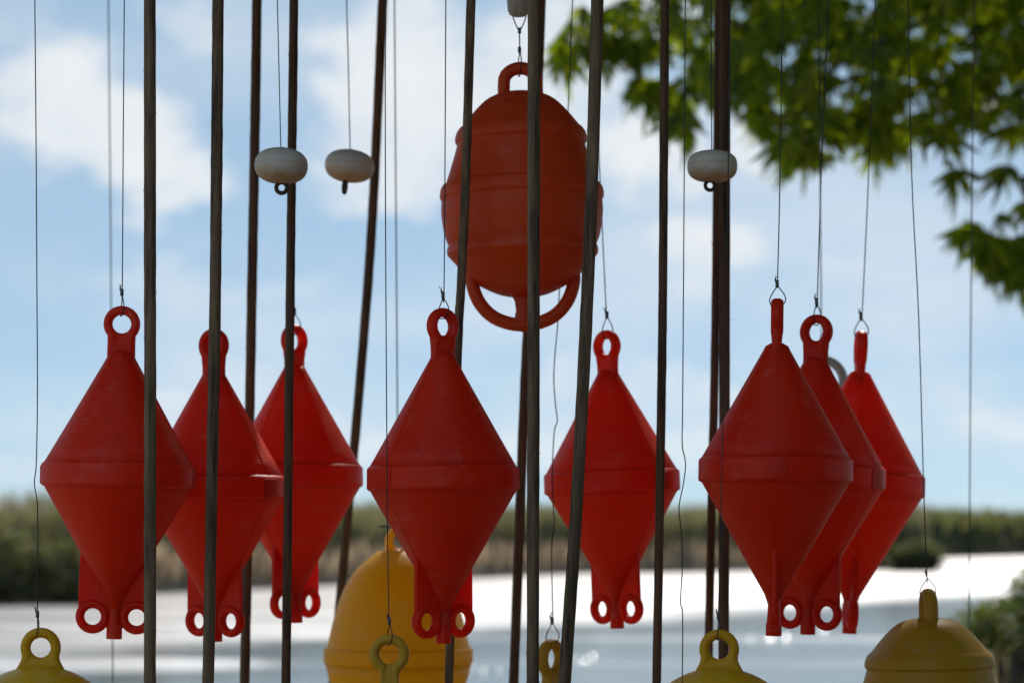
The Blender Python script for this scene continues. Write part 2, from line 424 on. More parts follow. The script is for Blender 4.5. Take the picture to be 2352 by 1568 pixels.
def tube(path, rad, sides=8, closed=False, rfun=None, ref=None, flat=1.0):
    """swept tube; rad is the half width, flat the ratio of the half width across `ref`"""
    vs_, fs = [], []
    n = len(path)
    path = [Vector(p) for p in path]
    prev = None
    for i, p in enumerate(path):
        tg = (path[(i + 1) % n] - path[i - 1]) if closed else (path[min(i + 1, n - 1)] - path[max(i - 1, 0)])
        tg.normalize()
        if ref is not None:
            u = Vector(ref); u = (u - tg * u.dot(tg)).normalized()
        else:
            if prev is None:
                u = Vector((1, 0, 0)) if abs(tg.x) < .8 else Vector((0, 1, 0))
            else: u = prev
            u = (u - tg * u.dot(tg)).normalized()
        prev = u
        w = tg.cross(u)
        for k in range(sides):
            a = 2 * math.pi * k / sides
            r = rad(i) if callable(rad) else rad
            if rfun: r *= rfun(i, k)
            vs_.append(p + u * (math.cos(a) * r * flat) + w * (math.sin(a) * r))
    m = n if closed else n - 1
    for i in range(m):
        j = (i + 1) % n
        for k in range(sides):
            l = (k + 1) % sides
            fs.append((i*sides+k, i*sides+l, j*sides+l, j*sides+k))
    if not closed:
        fs.append(tuple(range(sides - 1, -1, -1)))
        fs.append(tuple((n - 1) * sides + k for k in range(sides)))
    return vs_, fs
def merge(*vf):
    vs_, fs = [], []
    for v, f in vf:
        o = len(vs_); vs_ += [tuple(x) for x in v]; fs += [tuple(i + o for i in ff) for ff in f]
    return vs_, fs
def box(c, s):
    (x, y, z), (a, b, d) = c, (s[0]/2, s[1]/2, s[2]/2)
    v = [(x+i*a, y+j*b, z+k*d) for i in (-1, 1) for j in (-1, 1) for k in (-1, 1)]
    return v, [(0,1,3,2),(4,6,7,5),(0,4,5,1),(2,3,7,6),(0,2,6,4),(1,5,7,3)]
def lug(inside, rin, thick, rmax, n=72, prof=9, power=2.6, cz=0.0, scale=1.0):
    """moulded eye: a plate in the XZ plane whose outline is inside(x, z), with a round hole and rounded section"""
    vs_, fs = [], []
    for i in range(n):
        a = 2 * math.pi * i / n; ca, sa = math.cos(a), math.sin(a)
        r = rmax
        while r > rin and not inside(r * ca, r * sa): r -= rmax / 400
        ring = []
        m = 2 * prof
        for k in range(m):
            b = 2 * math.pi * k / m
            cb, sb = math.cos(b), math.sin(b)
            s = math.copysign(abs(cb) ** (2 / power), cb); tt = math.copysign(abs(sb) ** (2 / power), sb)
            # keep the rounding of a wide neck as tight as on the ring
            rr = (r + rin) / 2 + (r - rin) / 2 * s
            ring.append((rr * ca * scale, thick * tt * scale, (rr * sa + cz) * scale))
        vs_ += ring
    m = 2 * prof
    for i in range(n):
        j = (i + 1) % n
        for k in range(m):
            l = (k + 1) % m
            fs.append((i*m+k, i*m+l, j*m+l, j*m+k))
    return vs_, fs
def torus(R_, r_, thick, cx=0, cz=0, n=48, m=16, scale=1.0):
    vs_, fs = [], []
    for i in range(n):
        a = 2*math.pi*i/n
        for k in range(m):
            b = 2*math.pi*k/m
            rr = R_ + r_*math.cos(b)
            vs_.append(((rr*math.cos(a)+cx)*scale, thick*math.sin(b)*scale, (rr*math.sin(a)+cz)*scale))
    for i in range(n):
        j = (i+1) % n
        for k in range(m):
            l = (k+1) % m
            fs.append((i*m+k, i*m+l, j*m+l, j*m+k))
    return vs_, fs
def plate(poly, thick, scale=1.0, bev=1.5):
    """polygon in XZ extruded along Y with a small bevel"""
    n = len(poly)
    cxp = sum(p[0] for p in poly)/n; czp = sum(p[1] for p in poly)/n
    vs_ = []
    for y, s in ((-thick, bev), (-thick+bev, 0), (thick-bev, 0), (thick, bev)):
        for (x, z) in poly:
            d = math.hypot(x-cxp, z-czp) or 1
            vs_.append(((x-(x-cxp)/d*s)*scale, y*scale, (z-(z-czp)/d*s)*scale))
    fs = [tuple(range(n)), tuple(3*n+k for k in range(n-1, -1, -1))]
    for l in range(3):
        for k in range(n):
            j = (k+1) % n
            fs.append((l*n+k, (l+1)*n+k, (l+1)*n+j, l*n+j))
    return vs_, fs
def orient(spin, tilt):
    return (Matrix.Rotation(tilt, 3, 'Y') @ Matrix.Rotation(spin, 3, 'Z')).to_euler()
def copy_tree(o, parent=None):
    c = o.copy(); col.objects.link(c)
    if parent is not None: c.parent = parent
    for ch in [x for x in bpy.data.objects if x.parent == o]: copy_tree(ch, c)
    return c

# ------------------------------------------------------------------ setting: ground, water, banks
WZ = -0.8
def sheet(name, verts, faces, m):
    o = mesh_obj(name, verts, faces, m, smooth=True); return tag(o, kind='structure')
# near shore, sloping into the river
gx = np.linspace(-45, 45, 61); gy = np.concatenate([np.linspace(-60, 8, 18), np.linspace(9, 24, 24)])
gv = []
for y in gy:
    for x in gx:
        edge = 11.5 + 1.2*math.sin(x*.5) + max(0, x-3.5)*3.2 - max(0, -x-6)*.2
        edge = min(edge, 21)
        t_ = max(0, (y-edge)/3.0)
        z = .02*math.sin(x*1.3+y*.9) - .9*min(1, t_) - .35*min(1, max(0, t_-1))
        gv.append((x, y, z))
nx = len(gx)
gf = [(j*nx+i, j*nx+i+1, (j+1)*nx+i+1, (j+1)*nx+i) for j in range(len(gy)-1) for i in range(nx-1)]
sheet('ground', gv, gf, M['sand'])
sheet('river', [(-2500, 8, WZ), (2500, 8, WZ), (2500, 4500, WZ), (-2500, 4500, WZ)], [(0, 1, 2, 3)], M['water'])
def shore(px, row):
    d = (EYE - WZ) * F / (row - HY)
    return Vector(((px - CX)/F*d, d, WZ))
near_line = [shore(*p) for p in [(-900,1398),(-300,1394),(0,1390),(200,1387),(350,1364),(600,1352),(900,1338),(1150,1326),(1350,1317),(1600,1315),(1850,1308),(2030,1305),(2113,1312),(2150,1313)]]
tip = near_line[-1]
back_line = [p + Vector((0, 90 if i < len(near_line)-1 else 22, 0)) for i, p in enumerate(near_line)]
def bank(name, front, back, rise):
    v, f = [], []
    n = len(front)
    for k, (s, z) in enumerate(((0, -.3), (.012, .45), (.035, 1.15), (.6, rise), (1, rise*.6))):
        for a, b in zip(front, back):
            p = a.lerp(b, s); v.append((p.x, p.y, WZ + z))
    for k in range(4):
        for i in range(n-1): f.append((k*n+i, k*n+i+1, (k+1)*n+i+1, (k+1)*n+i))
    return sheet(name, v, f, M['mud'])
bank('reed_bank', near_line, back_line, 1.3)
far_line = [shore(*p) for p in [(-1500,1273),(600,1273),(1500,1275),(2100,1280),(2160,1281),(2352,1277),(2800,1273)]]
far_back = [p + Vector((0, 1800, 0)) for p in far_line]
bank('far_bank', far_line, far_back, 2.0)

def seg_sample(line, n):
    L = np.array([(b-a).length for a, b in zip(line, line[1:])]); c = np.concatenate([[0], np.cumsum(L)])
    s = rng.uniform(0, c[-1], n)
    i = np.clip(np.searchsorted(c, s)-1, 0, len(L)-1)
    t_ = (s-c[i])/L[i]
    A = np.array([[p.x, p.y] for p in line])
    return A[i]*(1-t_[:, None]) + A[i+1]*t_[:, None]
def blades(name, pts, base, hgt, wid, lean, m, tri=3):
    """tapering bent reed blades, one triangle strip each"""
    n = len(pts)
    ang = rng.uniform(0, 2*np.pi, n); la = rng.uniform(0, 2*np.pi, n)
    h = hgt; ln = lean*h*rng.uniform(.2, 1, n)
    ux, uy = np.cos(ang)*wid/2, np.sin(ang)*wid/2
    V = np.zeros((n, 5, 3))
    for k, (s, wf) in enumerate(((0, .5), (.55, .9), (1, 0))):
        bx = pts[:, 0]+np.cos(la)*ln*s*s; by = pts[:, 1]+np.sin(la)*ln*s*s; bz = base+h*s*(1-.06*s)
        if k < 2:
            V[:, 2*k] = np.stack([bx-ux*wf, by-uy*wf, bz], 1); V[:, 2*k+1] = np.stack([bx+ux*wf, by+uy*wf, bz], 1)
        else: V[:, 4] = np.stack([bx, by, bz], 1)
    verts = V.reshape(-1, 3)
    o = np.arange(n)[:, None]*5
    t3 = np.concatenate([o+np.array([[0, 1, 3]]), o+np.array([[0, 3, 2]]), o+np.array([[2, 3, 4]])], 0)
    me = bpy.data.meshes.new(name); me.from_pydata(verts.tolist(), [], t3.tolist()); me.update()
    me.materials.append(m)
    ob = bpy.data.objects.new(name, me); col.objects.link(ob)
    return ob
def reed_points(line, n, depth, power=1.6):
    p = seg_sample(line, n); p[:, 1] += rng.uniform(0, 1, n)**power*depth + .3
    return p
P1 = reed_points(near_line, 26000, 34); P1[:, 1] += 2.6
hvar = 3.95 + .9*np.clip((P1[:, 0]+20)/60, -.3, 1.2) + .3*np.sin(P1[:, 0]*.35)*np.cos(P1[:, 1]*.2) + .3*np.sin(P1[:, 0]*1.3+P1[:, 1]*.4)
tag(blades('reeds', P1, WZ+.9, (hvar-.35)*rng.uniform(.7, 1.04, len(P1)), .17, .3, M['reed']), 'dense olive green reed bed along the far side of the water', 'reeds', kind='stuff')
P2 = reed_points(near_line, 6000, 7, 1.2)
tag(blades('dead_reeds', P2, WZ+.4, rng.uniform(.7, 2.3, len(P2)), .13, .35, M['reed_dead']), 'dry brown stems at the foot of the green reed bed', 'reeds', kind='stuff')
P3 = reed_points(far_line, 16000, 60)
tag(blades('far_vegetation', P3, WZ+.4, 4.2*rng.uniform(.6, 1.5, len(P3)), .9, .3, M['bush']), 'distant green growth on the far bank beyond the water', 'vegetation', kind='stuff')
P4 = reed_points(far_line, 5000, 10)
tag(blades('far_reeds', P4, WZ+.1, rng.uniform(1.5, 3.2, len(P4)), .5, .3, M['reed_dead']), 'distant brown reeds at the edge of the far bank', 'reeds', kind='stuff')

def leaf_blob(cx, cy, cz, rx, ry, rz, n, size, up=0.0):
    """n small leaf quads spread through an uneven ellipsoid"""
    d = rng.normal(size=(n, 3)); d /= np.linalg.norm(d, axis=1)[:, None]
    lump = 1 + .22*np.sin(d[:, 0]*5+1)*np.cos(d[:, 2]*6) + .15*np.sin(d[:, 1]*9+d[:, 2]*4)
    r = rng.uniform(.25, 1, n)**.45*lump
    c = np.stack([cx+d[:, 0]*rx*r, cy+d[:, 1]*ry*r, cz+d[:, 2]*rz*r], 1)
    a = rng.normal(size=(n, 3)); a /= np.linalg.norm(a, axis=1)[:, None]
    b = np.cross(a, rng.normal(size=(n, 3))); b /= np.linalg.norm(b, axis=1)[:, None]
    s = size*rng.uniform(.6, 1.3, n)[:, None]
    V = np.stack([c-a*s, c-b*s*.4, c+a*s, c+b*s*.4], 1).reshape(-1, 3)
    return V.tolist(), [(4*i, 4*i+1, 4*i+2, 4*i+3) for i in range(n)]
def bush(px, row_base, rx, h, label, n=1400, size=.28):
    b = shore(px, row_base)
    o = thing('bush', (b.x, b.y+1.2, WZ), label, 'bush', 'bushes along the water')
    v, f = leaf_blob(0, 0, h*.5, rx, rx*.7, h*.55, n, size)
    mesh_obj('foliage', v, f, M['bush'], o, smooth=False)
    vs_ = [tube([(.2*i-.3, 0, 0), (.45*i-.6, .1*i, h*.5), (.8*i-1.0, .2*i, h*.8)], .06, 5) for i in range(4)]
    v, f = merge(*vs_); mesh_obj('stems', v, f, M['bark'], o)
bush(2112, 1314, 1.9, 1.9, 'rounded dark bush at the very tip of the reed bank')
bush(2046, 1309, 2.8, 2.6, 'broad dark bush standing just inside the tip of the reed bank')
bush(150, 1389, 1.8, 2.3, 'low dark bush at the waterline below the leftmost red buoy', 1400, .18)
bush(-30, 1391, 1.5, 2.8, 'dark waterside bush cut by the left edge of the picture', 1400, .18)

# near-shore shrub, heavily out of focus on the right
def shore_shrub():
    d = 21.0
    b = at(2345, 1700, d); b.z = -.45
    o = thing('shore_shrub', b, 'leafy green shrub with brown stems on the near shore at the lower right', 'shrub')
    v1 = leaf_blob(.0, 0, 1.38, .50, .5, .26, 2200, .036)
    v2 = leaf_blob(.40, .1, 1.58, .5, .5, .34, 2200, .04)
    v3 = leaf_blob(-.42, .1, 1.30, .26, .3, .20, 420, .034)
    v, f = merge(v1, v2, v3); mesh_obj('foliage', v, f, M['shore_leaf'], o, smooth=False)
    st = []
    for i in range(150):
        x, y = random.uniform(-.1, .8), random.uniform(-.3, .4)
        st.append(tube([(x*.75+.1, y*.6, 0), (x*.9+random.uniform(-.05, .05), y, .55), (x*1.0+random.uniform(-.12, .12), y, 1.15)], .011, 4))
    v, f = merge(*st); mesh_obj('stems', v, f, M['bark'], o)
shore_shrub()
P5 = np.stack([rng.uniform(3.95, 6.2, 1300), rng.uniform(21.5, 25.5, 1300)], 1)
P5 = P5[P5[:, 0] > 4.0 + (P5[:, 1]-21.5)*.2]
tag(blades('shore_grass', P5, -.55, rng.uniform(.8, 2.0, len(P5)), .03, .5, M['reed']), 'pale feathery grass on the near shore behind the leafy shrub', 'grass', kind='stuff')

# small steep wavelets that catch the sun
def wavelets():
    vs_, fs = [], []
    spots = [(1330,1515),(1362,1508),(1111,1541),(1147,1541),(1084,1536),(1724,1467),(1772,1466),(1806,1465),(1880,1448),(1893,1446),(1768,1468),(1345,1519)]
    for (px, row) in spots:
        p = shore(px, row)
        vd = Vector((-p.x, -p.y, EYE-WZ)).normalized(); h = (vd+sd).normalized()
        q = h.to_track_quat('Z', 'Y').to_matrix()
        n = 8
        s = (.018+.026*((px*7.3) % 1))*p.y/45*(1.5 if px == 1330 else 1)
        o = len(vs_)
        for j in range(n+1):
            for i in range(n+1):
                a, b = (i/n*2-1), (j/n*2-1)
                w = q @ Vector((a*s*.55, b*s*.9, -.03*s*(a*a+b*b)))
                vs_.append((p.x+w.x, p.y+w.y, WZ+.035+w.z))
        fs += [(o+j*(n+1)+i, o+j*(n+1)+i+1, o+(j+1)*(n+1)+i+1, o+(j+1)*(n+1)+i) for j in range(n) for i in range(n)]
    o = mesh_obj('wavelets', vs_, fs, M['glint'])
    tag(o, 'sun glints on small wavelets in the calm near water', 'wavelets', kind='stuff')
wavelets()

# ------------------------------------------------------------------ pavilion the buoys hang from
ROOF_Z = 3.78
def pavilion():
    o = thing('pavilion', (0, 5, 0), 'timber pavilion roof on four posts that the buoys hang from', 'pavilion')
    y0, y1 = 5.6, 8.75
    nb_ = 13
    bw = (y1-y0)/nb_
    me = None
    for i in range(nb_):
        if me is None:
            b = mesh_obj('roof_board', *box((0, 0, 0), (7.4, bw-.012, .035)), M['board'], o, smooth=False); me = b.data
        else:
            b = bpy.data.objects.new('roof_board', me); col.objects.link(b); b.parent = o
        b.location = (0, y0+bw*(i+.5)-5, ROOF_Z+.02+random.uniform(-.002, .002))
    for x in (-3.4, -1.2, 1.2, 3.4):
        mesh_obj('rafter', *box((x, (y0+y1)/2-5, ROOF_Z+.115), (.09, y1-y0-.02, .15)), M['board'], o, smooth=False)
    for x in (-3.45, 3.45):
        for y in (y0+.3, y1-.3):
            mesh_obj('post', *box((x, y-5, ROOF_Z/2-.03), (.14, .14, ROOF_Z+.02)), M['board'], o, smooth=False)
pavilion()

# unseen dark building added at the right to block sky light from the buoys
def shade_building():
    o = thing('shade_building', (4.75, -1.0, 0), 'added dark timber building to the right of the viewer, unseen, blocking sky light', 'shade_building')
    H, LX, LY = 5.2, 6.0, 11.0
    def wall(c, s): return mesh_obj('wall', *box(c, s), M['dark_board'], o, smooth=False)
    wall((-LX/2, 0, H/2), (.12, LY, H)); wall((LX/2, 0, H/2), (.12, LY, H))
    wall((0, LY/2-.06, H/2), (LX-.13, .12, H)); wall((0, -LY/2+.06, H/2), (LX-.13, .12, H))
    n = 54; me = None
    for i in range(n):      # upright cover boards on the side that faces the buoys
        if me is None:
            b = mesh_obj('cover_board', *box((0, 0, 0), (.025, .16, H-.1)), M['dark_board'], o, smooth=False); me = b.data
        else:
            b = bpy.data.objects.new('cover_board', me); col.objects.link(b); b.parent = o
        b.location = (-LX/2-.074-random.uniform(0, .006), -LY/2+.1+.2*i, H/2)
    for sx in (-1, 1):
        v, f = box((0, 0, 0), (LX/2+.75, LY+.8, .08)); m_ = Matrix.Rotation(R(24*sx), 3, 'Y')
        v = [tuple(m_ @ Vector(q) + Vector((sx*(LX/4+.16), 0, H+.72))) for q in v]
        mesh_obj('roof', v, f, M['board'], o, smooth=False)
shade_building()

# ------------------------------------------------------------------ tree
def leaflet(L, W, ang, lift):
    """lanceolate leaf hanging in the XZ plane, folded on its midrib"""
    prof = [(0, .0), (.22, .75), (.45, 1.0), (.75, .6), (1, 0)]
    d = Vector((math.sin(ang), lift, -math.cos(ang))).normalized(); s = Vector((math.cos(ang), 0, math.sin(ang)))
    nrm = d.cross(s)
    vs_ = []
    for t_, w in prof:
        c = d*(L*t_) + nrm*(-.18*L*t_*t_)
        if w == 0: vs_.append(c)
        else: vs_ += [c - s*W/2*w + nrm*W*.12*w, c + s*W/2*w + nrm*W*.12*w]
    f = [(0, 2, 1), (1, 2, 4, 3), (3, 4, 6, 5), (5, 6, 7)]
    return vs_, f
def spray_mesh(seed):
    r = random.Random(seed); parts = []
    for k, a in enumerate((-58, -40, -26, -13, 0, 12, 27, 41, 57)):
        L = .24*(1-abs(a)/210)*r.uniform(.6, 1.25)
        parts.append(leaflet(L, .030*r.uniform(.7, 1.4), R(a+r.uniform(-9, 9)), r.uniform(-.3, .3)))
    parts.append(tube([(0, 0, .06), (0, .005, .03), (0, 0, 0)], .002, 3))
    return merge(*parts)
def bottom_row(px):
    xs = [1440,1500,1560,1600,1660,1700,1740,1780,1830,1880,1920,1960,2000,2050,2100,2150,2190,2230,2290,2330,2360,2700]
    ys = [150,195,235,205,215,215,265,330,370,350,300,310,335,350,300,300,325,265,285,310,300,330]
    return float(np.interp(px, xs, ys))
def tree():
    K = 1.3
    def at(px, py, d): return globals()['at'](px, py, d*K)
    base = Vector((5.6*K, 15.2*K, -.3))
    o = thing('leafy_tree', base, 'leafy green tree whose drooping pointed leaves fill the upper right corner', 'tree')
    spots = []     # world position, weight for being a part of its own
    r = random.Random(3)
    n = 0
    while n < 1900:
        px, py = r.uniform(1440, 2700), r.uniform(-330, 410)
        if py > bottom_row(px): continue
        if px < 1500 and py > 0 and r.random() < .45: continue
        if px < 1640 and r.random() < .35: continue
        # light holes in the foliage
        if math.sin(px*.021+1.3)*math.sin(py*.034+px*.006) > .62 and r.random() < .85: continue
        d = r.uniform(12.6, 15.6)
        spots.append((at(px, py, d), px, py)); n += 1
    for (cx_, cy_, rx, ry, k) in [(1335,62,46,40,16),(1300,100,16,20,4),(1415,15,20,14,4),(1385,85,18,34,6),(1465,140,30,50,9),(1490,200,30,25,6),(1560,255,26,25,8),(1440,60,24,30,5),(2190,390,14,24,3),(2300,415,14,26,3),
                              (2215,515,22,20,4),(2260,540,26,30,9),(2300,575,28,36,11),(2335,530,26,40,9),(2345,610,22,40,9),(2380,580,40,60,16)]:
        for i in range(k):
            px, py = r.gauss(cx_, rx*.6), r.gauss(cy_, ry*.6)
            spots.append((at(px, py, r.uniform(12.9, 13.6)), px, py))
    vis = [s for s in spots if 1250 < s[1] < 2380 and -20 < s[2] < 720]
    # the free-hanging edge reads leaf by leaf: those first
    vis.sort(key=lambda s: (bottom_row(s[1]) - s[2]) if s[2] < 460 else -999)
    tip_ = [s for s in vis if s[1] < 1470]
    edge = (tip_ + [s for s in vis if s[1] >= 1470])[:295]
    rest = [s for s in spots if s not in edge]
    # upper crown outside the picture
    for i in range(7000):
        d = Vector((r.gauss(0, 1), r.gauss(0, 1), r.gauss(0, 1))).normalized()*(r.uniform(.1, 1)**.4)
        p = Vector((5.3*K, 14.6*K, 9.4)) + Vector((d.x*5.3*K, d.y*4.2*K, d.z*4.2*K))
        px, py = CX+p.x/p.y*F, HY-(p.z-EYE)/p.y*F
        if px < 2420 and py > -250: continue
        rest.append((p, px, py))
    # extra unseen boughs, added to darken the right side of the buoys
    for i in range(2600):
        d = Vector((r.gauss(0, 1), r.gauss(0, 1), r.gauss(0, 1))).normalized()*(r.uniform(.1, 1)**.4)
        p = Vector((6.4, 9.6, 5.2)) + Vector((d.x*2.3, d.y*4.2, d.z*2.9))
        px, py = CX+p.x/p.y*F, HY-(p.z-EYE)/p.y*F
        if px < 2480: continue
        rest.append((p, px, py))
    variants = []
    for s in range(4):
        v, f = spray_mesh(s); me = bpy.data.meshes.new('leaf_spray'); me.from_pydata([tuple(x) for x in v], [], f); me.update(); me.materials.append(M['leaf']); variants.append(me)
    def rot():
        return (Matrix.Rotation(r.uniform(0, 2*math.pi), 3, 'Z') @ Matrix.Rotation(r.gauss(.15, .28), 3, 'X')).to_euler()
    for (p, px, py) in edge:
        c = bpy.data.objects.new('leaf_spray', r.choice(variants)); col.objects.link(c); c.parent = o
        c.location = p - base; c.rotation_euler = rot(); s = r.uniform(1.0, 1.5); c.scale = (s, s, s)
    V, Fc = [], []
    for (p, px, py) in rest:
        me = r.choice(variants); mt = rot().to_matrix()*r.uniform(.85, 1.25)
        off = len(V)
        V += [tuple(mt @ v.co + p - base) for v in me.vertices]
        Fc += [tuple(i+off for i in pl.vertices) for pl in me.polygons]
    fo = mesh_obj('foliage', V, Fc, M['leaf'], o, smooth=False); fo['kind'] = 'stuff'
    mesh_obj('trunk', *tube(smooth_path([(0, 0, 0), (.1, .05, 2), (-.1, 0, 4.2), (-.3, -.3, 6.9), (-.4, -.5, 10), (-.3, -.5, 13)], 6), lambda i: .26*(1-i/34), 12), M['bark'], o)
    limbs = [((-.1, 0, 4.2), at(2360, 260, 14.6), at(2000, 150, 14.0), at(1700, 60, 13.6), at(1470, 70, 13.3)),
             ((-.05, 0, 3.6), at(2420, 420, 14.2), at(2380, 500, 13.5), at(2310, 500, 13.2)),
             ((-.2, -.2, 5.8), at(2400, -60, 13.6), at(2100, 60, 13.2), at(1850, 200, 13.0), at(1790, 330, 13.0)),
             ((-.3, -.3, 6.9), at(2300, -600, 14.6), at(1900, -560, 14.2), at(1600, -500, 14)),
             ((-.3, -.3, 7.2), (2.2, .8, 7.4), (3.6, 1, 8)), ((-.1, 0, 4.4), (1.8, -1, 5), (3.4, -1.6, 5.6))]
    for lb in limbs:
        pts = [Vector(lb[0])] + [(q - base) if isinstance(q, Vector) else Vector(q) for q in lb[1:]]
        sp = smooth_path(pts, 6); n_ = len(sp)
        mesh_obj('limb', *tube(sp, lambda i: .06*(1-i/n_)**1.5+.006, 7), M['bark'], o)
    tw = smooth_path([at(1480, 70, 13.3)-base, at(1420, 55, 13.3)-base, at(1330, 50, 13.2)-base], 5)
    mesh_obj('twig', *tube(tw, .004, 5), M['bark'], o)
tree()

# ------------------------------------------------------------------ wooden poles
def pole(pts, wpx, d0, d1, label, m='pole', seed=0, top=None):
    """pts = (column, row) along the visible pole, d0/d1 distance at its upper and lower end"""
    r = random.Random(seed)
    pr = sorted(pts, key=lambda p: p[1])
    def dd(row): return d0 + (d1-d0)*min(1, max(0, row/1568))
    P = [at(px, row, dd(row)) for px, row in pr]
    # continue to the roof above and into the ground below
    up = (P[0]-P[1]).normalized(); P.insert(0, P[0]+up*((ROOF_Z-P[0].z)/up.z))
    dn = (P[-1]-P[-2]).normalized(); P.append(P[-1]+dn*((-.05-P[-1].z)/dn.z))
    rad = wpx/2/F*(d0+d1)/2
    foot = P[-1].copy(); foot.z = 0
    o = thing('wooden_pole', foot, label, 'pole', 'wooden poles standing among the buoys')
    path = []
    for q in smooth_path(P, 14): path.append(q-foot)
    ph = [r.uniform(0, 6) for _ in range(6)]
    def rf(i, k): return 1 + .016*math.sin(i*.3+ph[0]+k*.7) + .02*math.sin(i*1.7+ph[1]+k*2) + r.uniform(-.02, .02)
    shaft = tube(path, rad, 14, rfun=rf)
    mesh_obj('shaft', *shaft, M[m], o, smooth=True)
    # torn fibres standing off the edges
    fib = []
    for i in range(70):
        q = path[0].lerp(path[-1], r.random())
        j = min(range(len(path)), key=lambda t_: abs(path[t_].z-q.z)); k = path[j]
        # exact centre between the neighbouring rings
        j2 = min(j+1, len(path)-1)
        a = r.uniform(0, 2*math.pi)
        n_ = Vector((math.cos(a), math.sin(a), 0)); st = k + n_*rad*.97
        e = st + n_*r.uniform(.001, .004) + Vector((0, 0, r.uniform(-.012, .012)))
        fib.append(tube([st, st.lerp(e, .5), e], .0005, 3))
    v, f = merge(*fib); fo = mesh_obj('splinters', v, f, M[m], o); fo['kind'] = 'stuff'
    return o
pole([(344,0),(344.5,500),(345,1000),(344.5,1568)], 28, 6.0, 6.0, 'straight upright pole crossing in front of the first red cone buoy', seed=1)
pole([(501,0),(498,330),(495,632),(487,1100),(478,1568)], 27, 6.35, 6.30, 'pole leaning a little, crossing in front of the middle of the second red cone buoy', seed=2)
pole([(590,0),(585,340),(579,640),(571,1100),(562,1568)], 23, 7.6, 7.6, 'dark pole behind the second red buoy and beside the first white float', 'pole_brown', seed=3)
pole([(675,0),(671,330),(667,640),(662,1100),(657,1568)], 21, 6.72, 6.62, 'thin dark pole passing behind the first white float and before the brightest red buoy', 'pole_brown', seed=4)
pole([(879,0),(864,330),(846,640),(812,1045),(797,1200),(765,1568)], 22, 8.1, 8.4, 'strongly slanting warm brown pole behind the tilted white float and the largest yellow buoy', 'pole_brown', seed=5)
pole([(1082,0),(1070,400),(1060,640),(1050,840),(1031,1568)], 21, 6.42, 6.72, 'slanting pole before the left flank of the orange barrel, passing behind a red cone buoy', seed=6)
pole([(1226,0),(1226,500),(1225,1000),(1223.5,1568)], 28.5, 6.0, 6.0, 'upright grey brown pole crossing the middle of the orange barrel buoy', seed=7)
pole([(1243,0),(1218,640),(1205,900),(1180,1568)], 23, 7.55, 7.55, 'leaning pole hidden for a stretch behind the orange barrel buoy', 'pole_brown', seed=8)
pole([(1372,0),(1360,400),(1343,804),(1323,1180),(1297,1568)], 29, 6.02, 6.02, 'bowed leaning pole crossing the right flank of the orange barrel buoy', seed=9)
pole([(1527,0),(1523,600),(1518,1000),(1508,1568)], 20.5, 6.6, 6.6, 'thin pole passing the right edge of the red buoy under the orange barrel', 'pole_brown', seed=10)
pole([(1652,0),(1644,700),(1636,1100),(1626,1568)], 20, 7.5, 7.5, 'rear pole of the close pair behind the white float near the tree', 'pole_brown', seed=11)
pole([(1665,0),(1664.5,700),(1663.5,1100),(1662,1568)], 25, 7.0, 7.0, 'thicker front pole of the close pair behind the white float near the tree', 'pole_brown', seed=12)

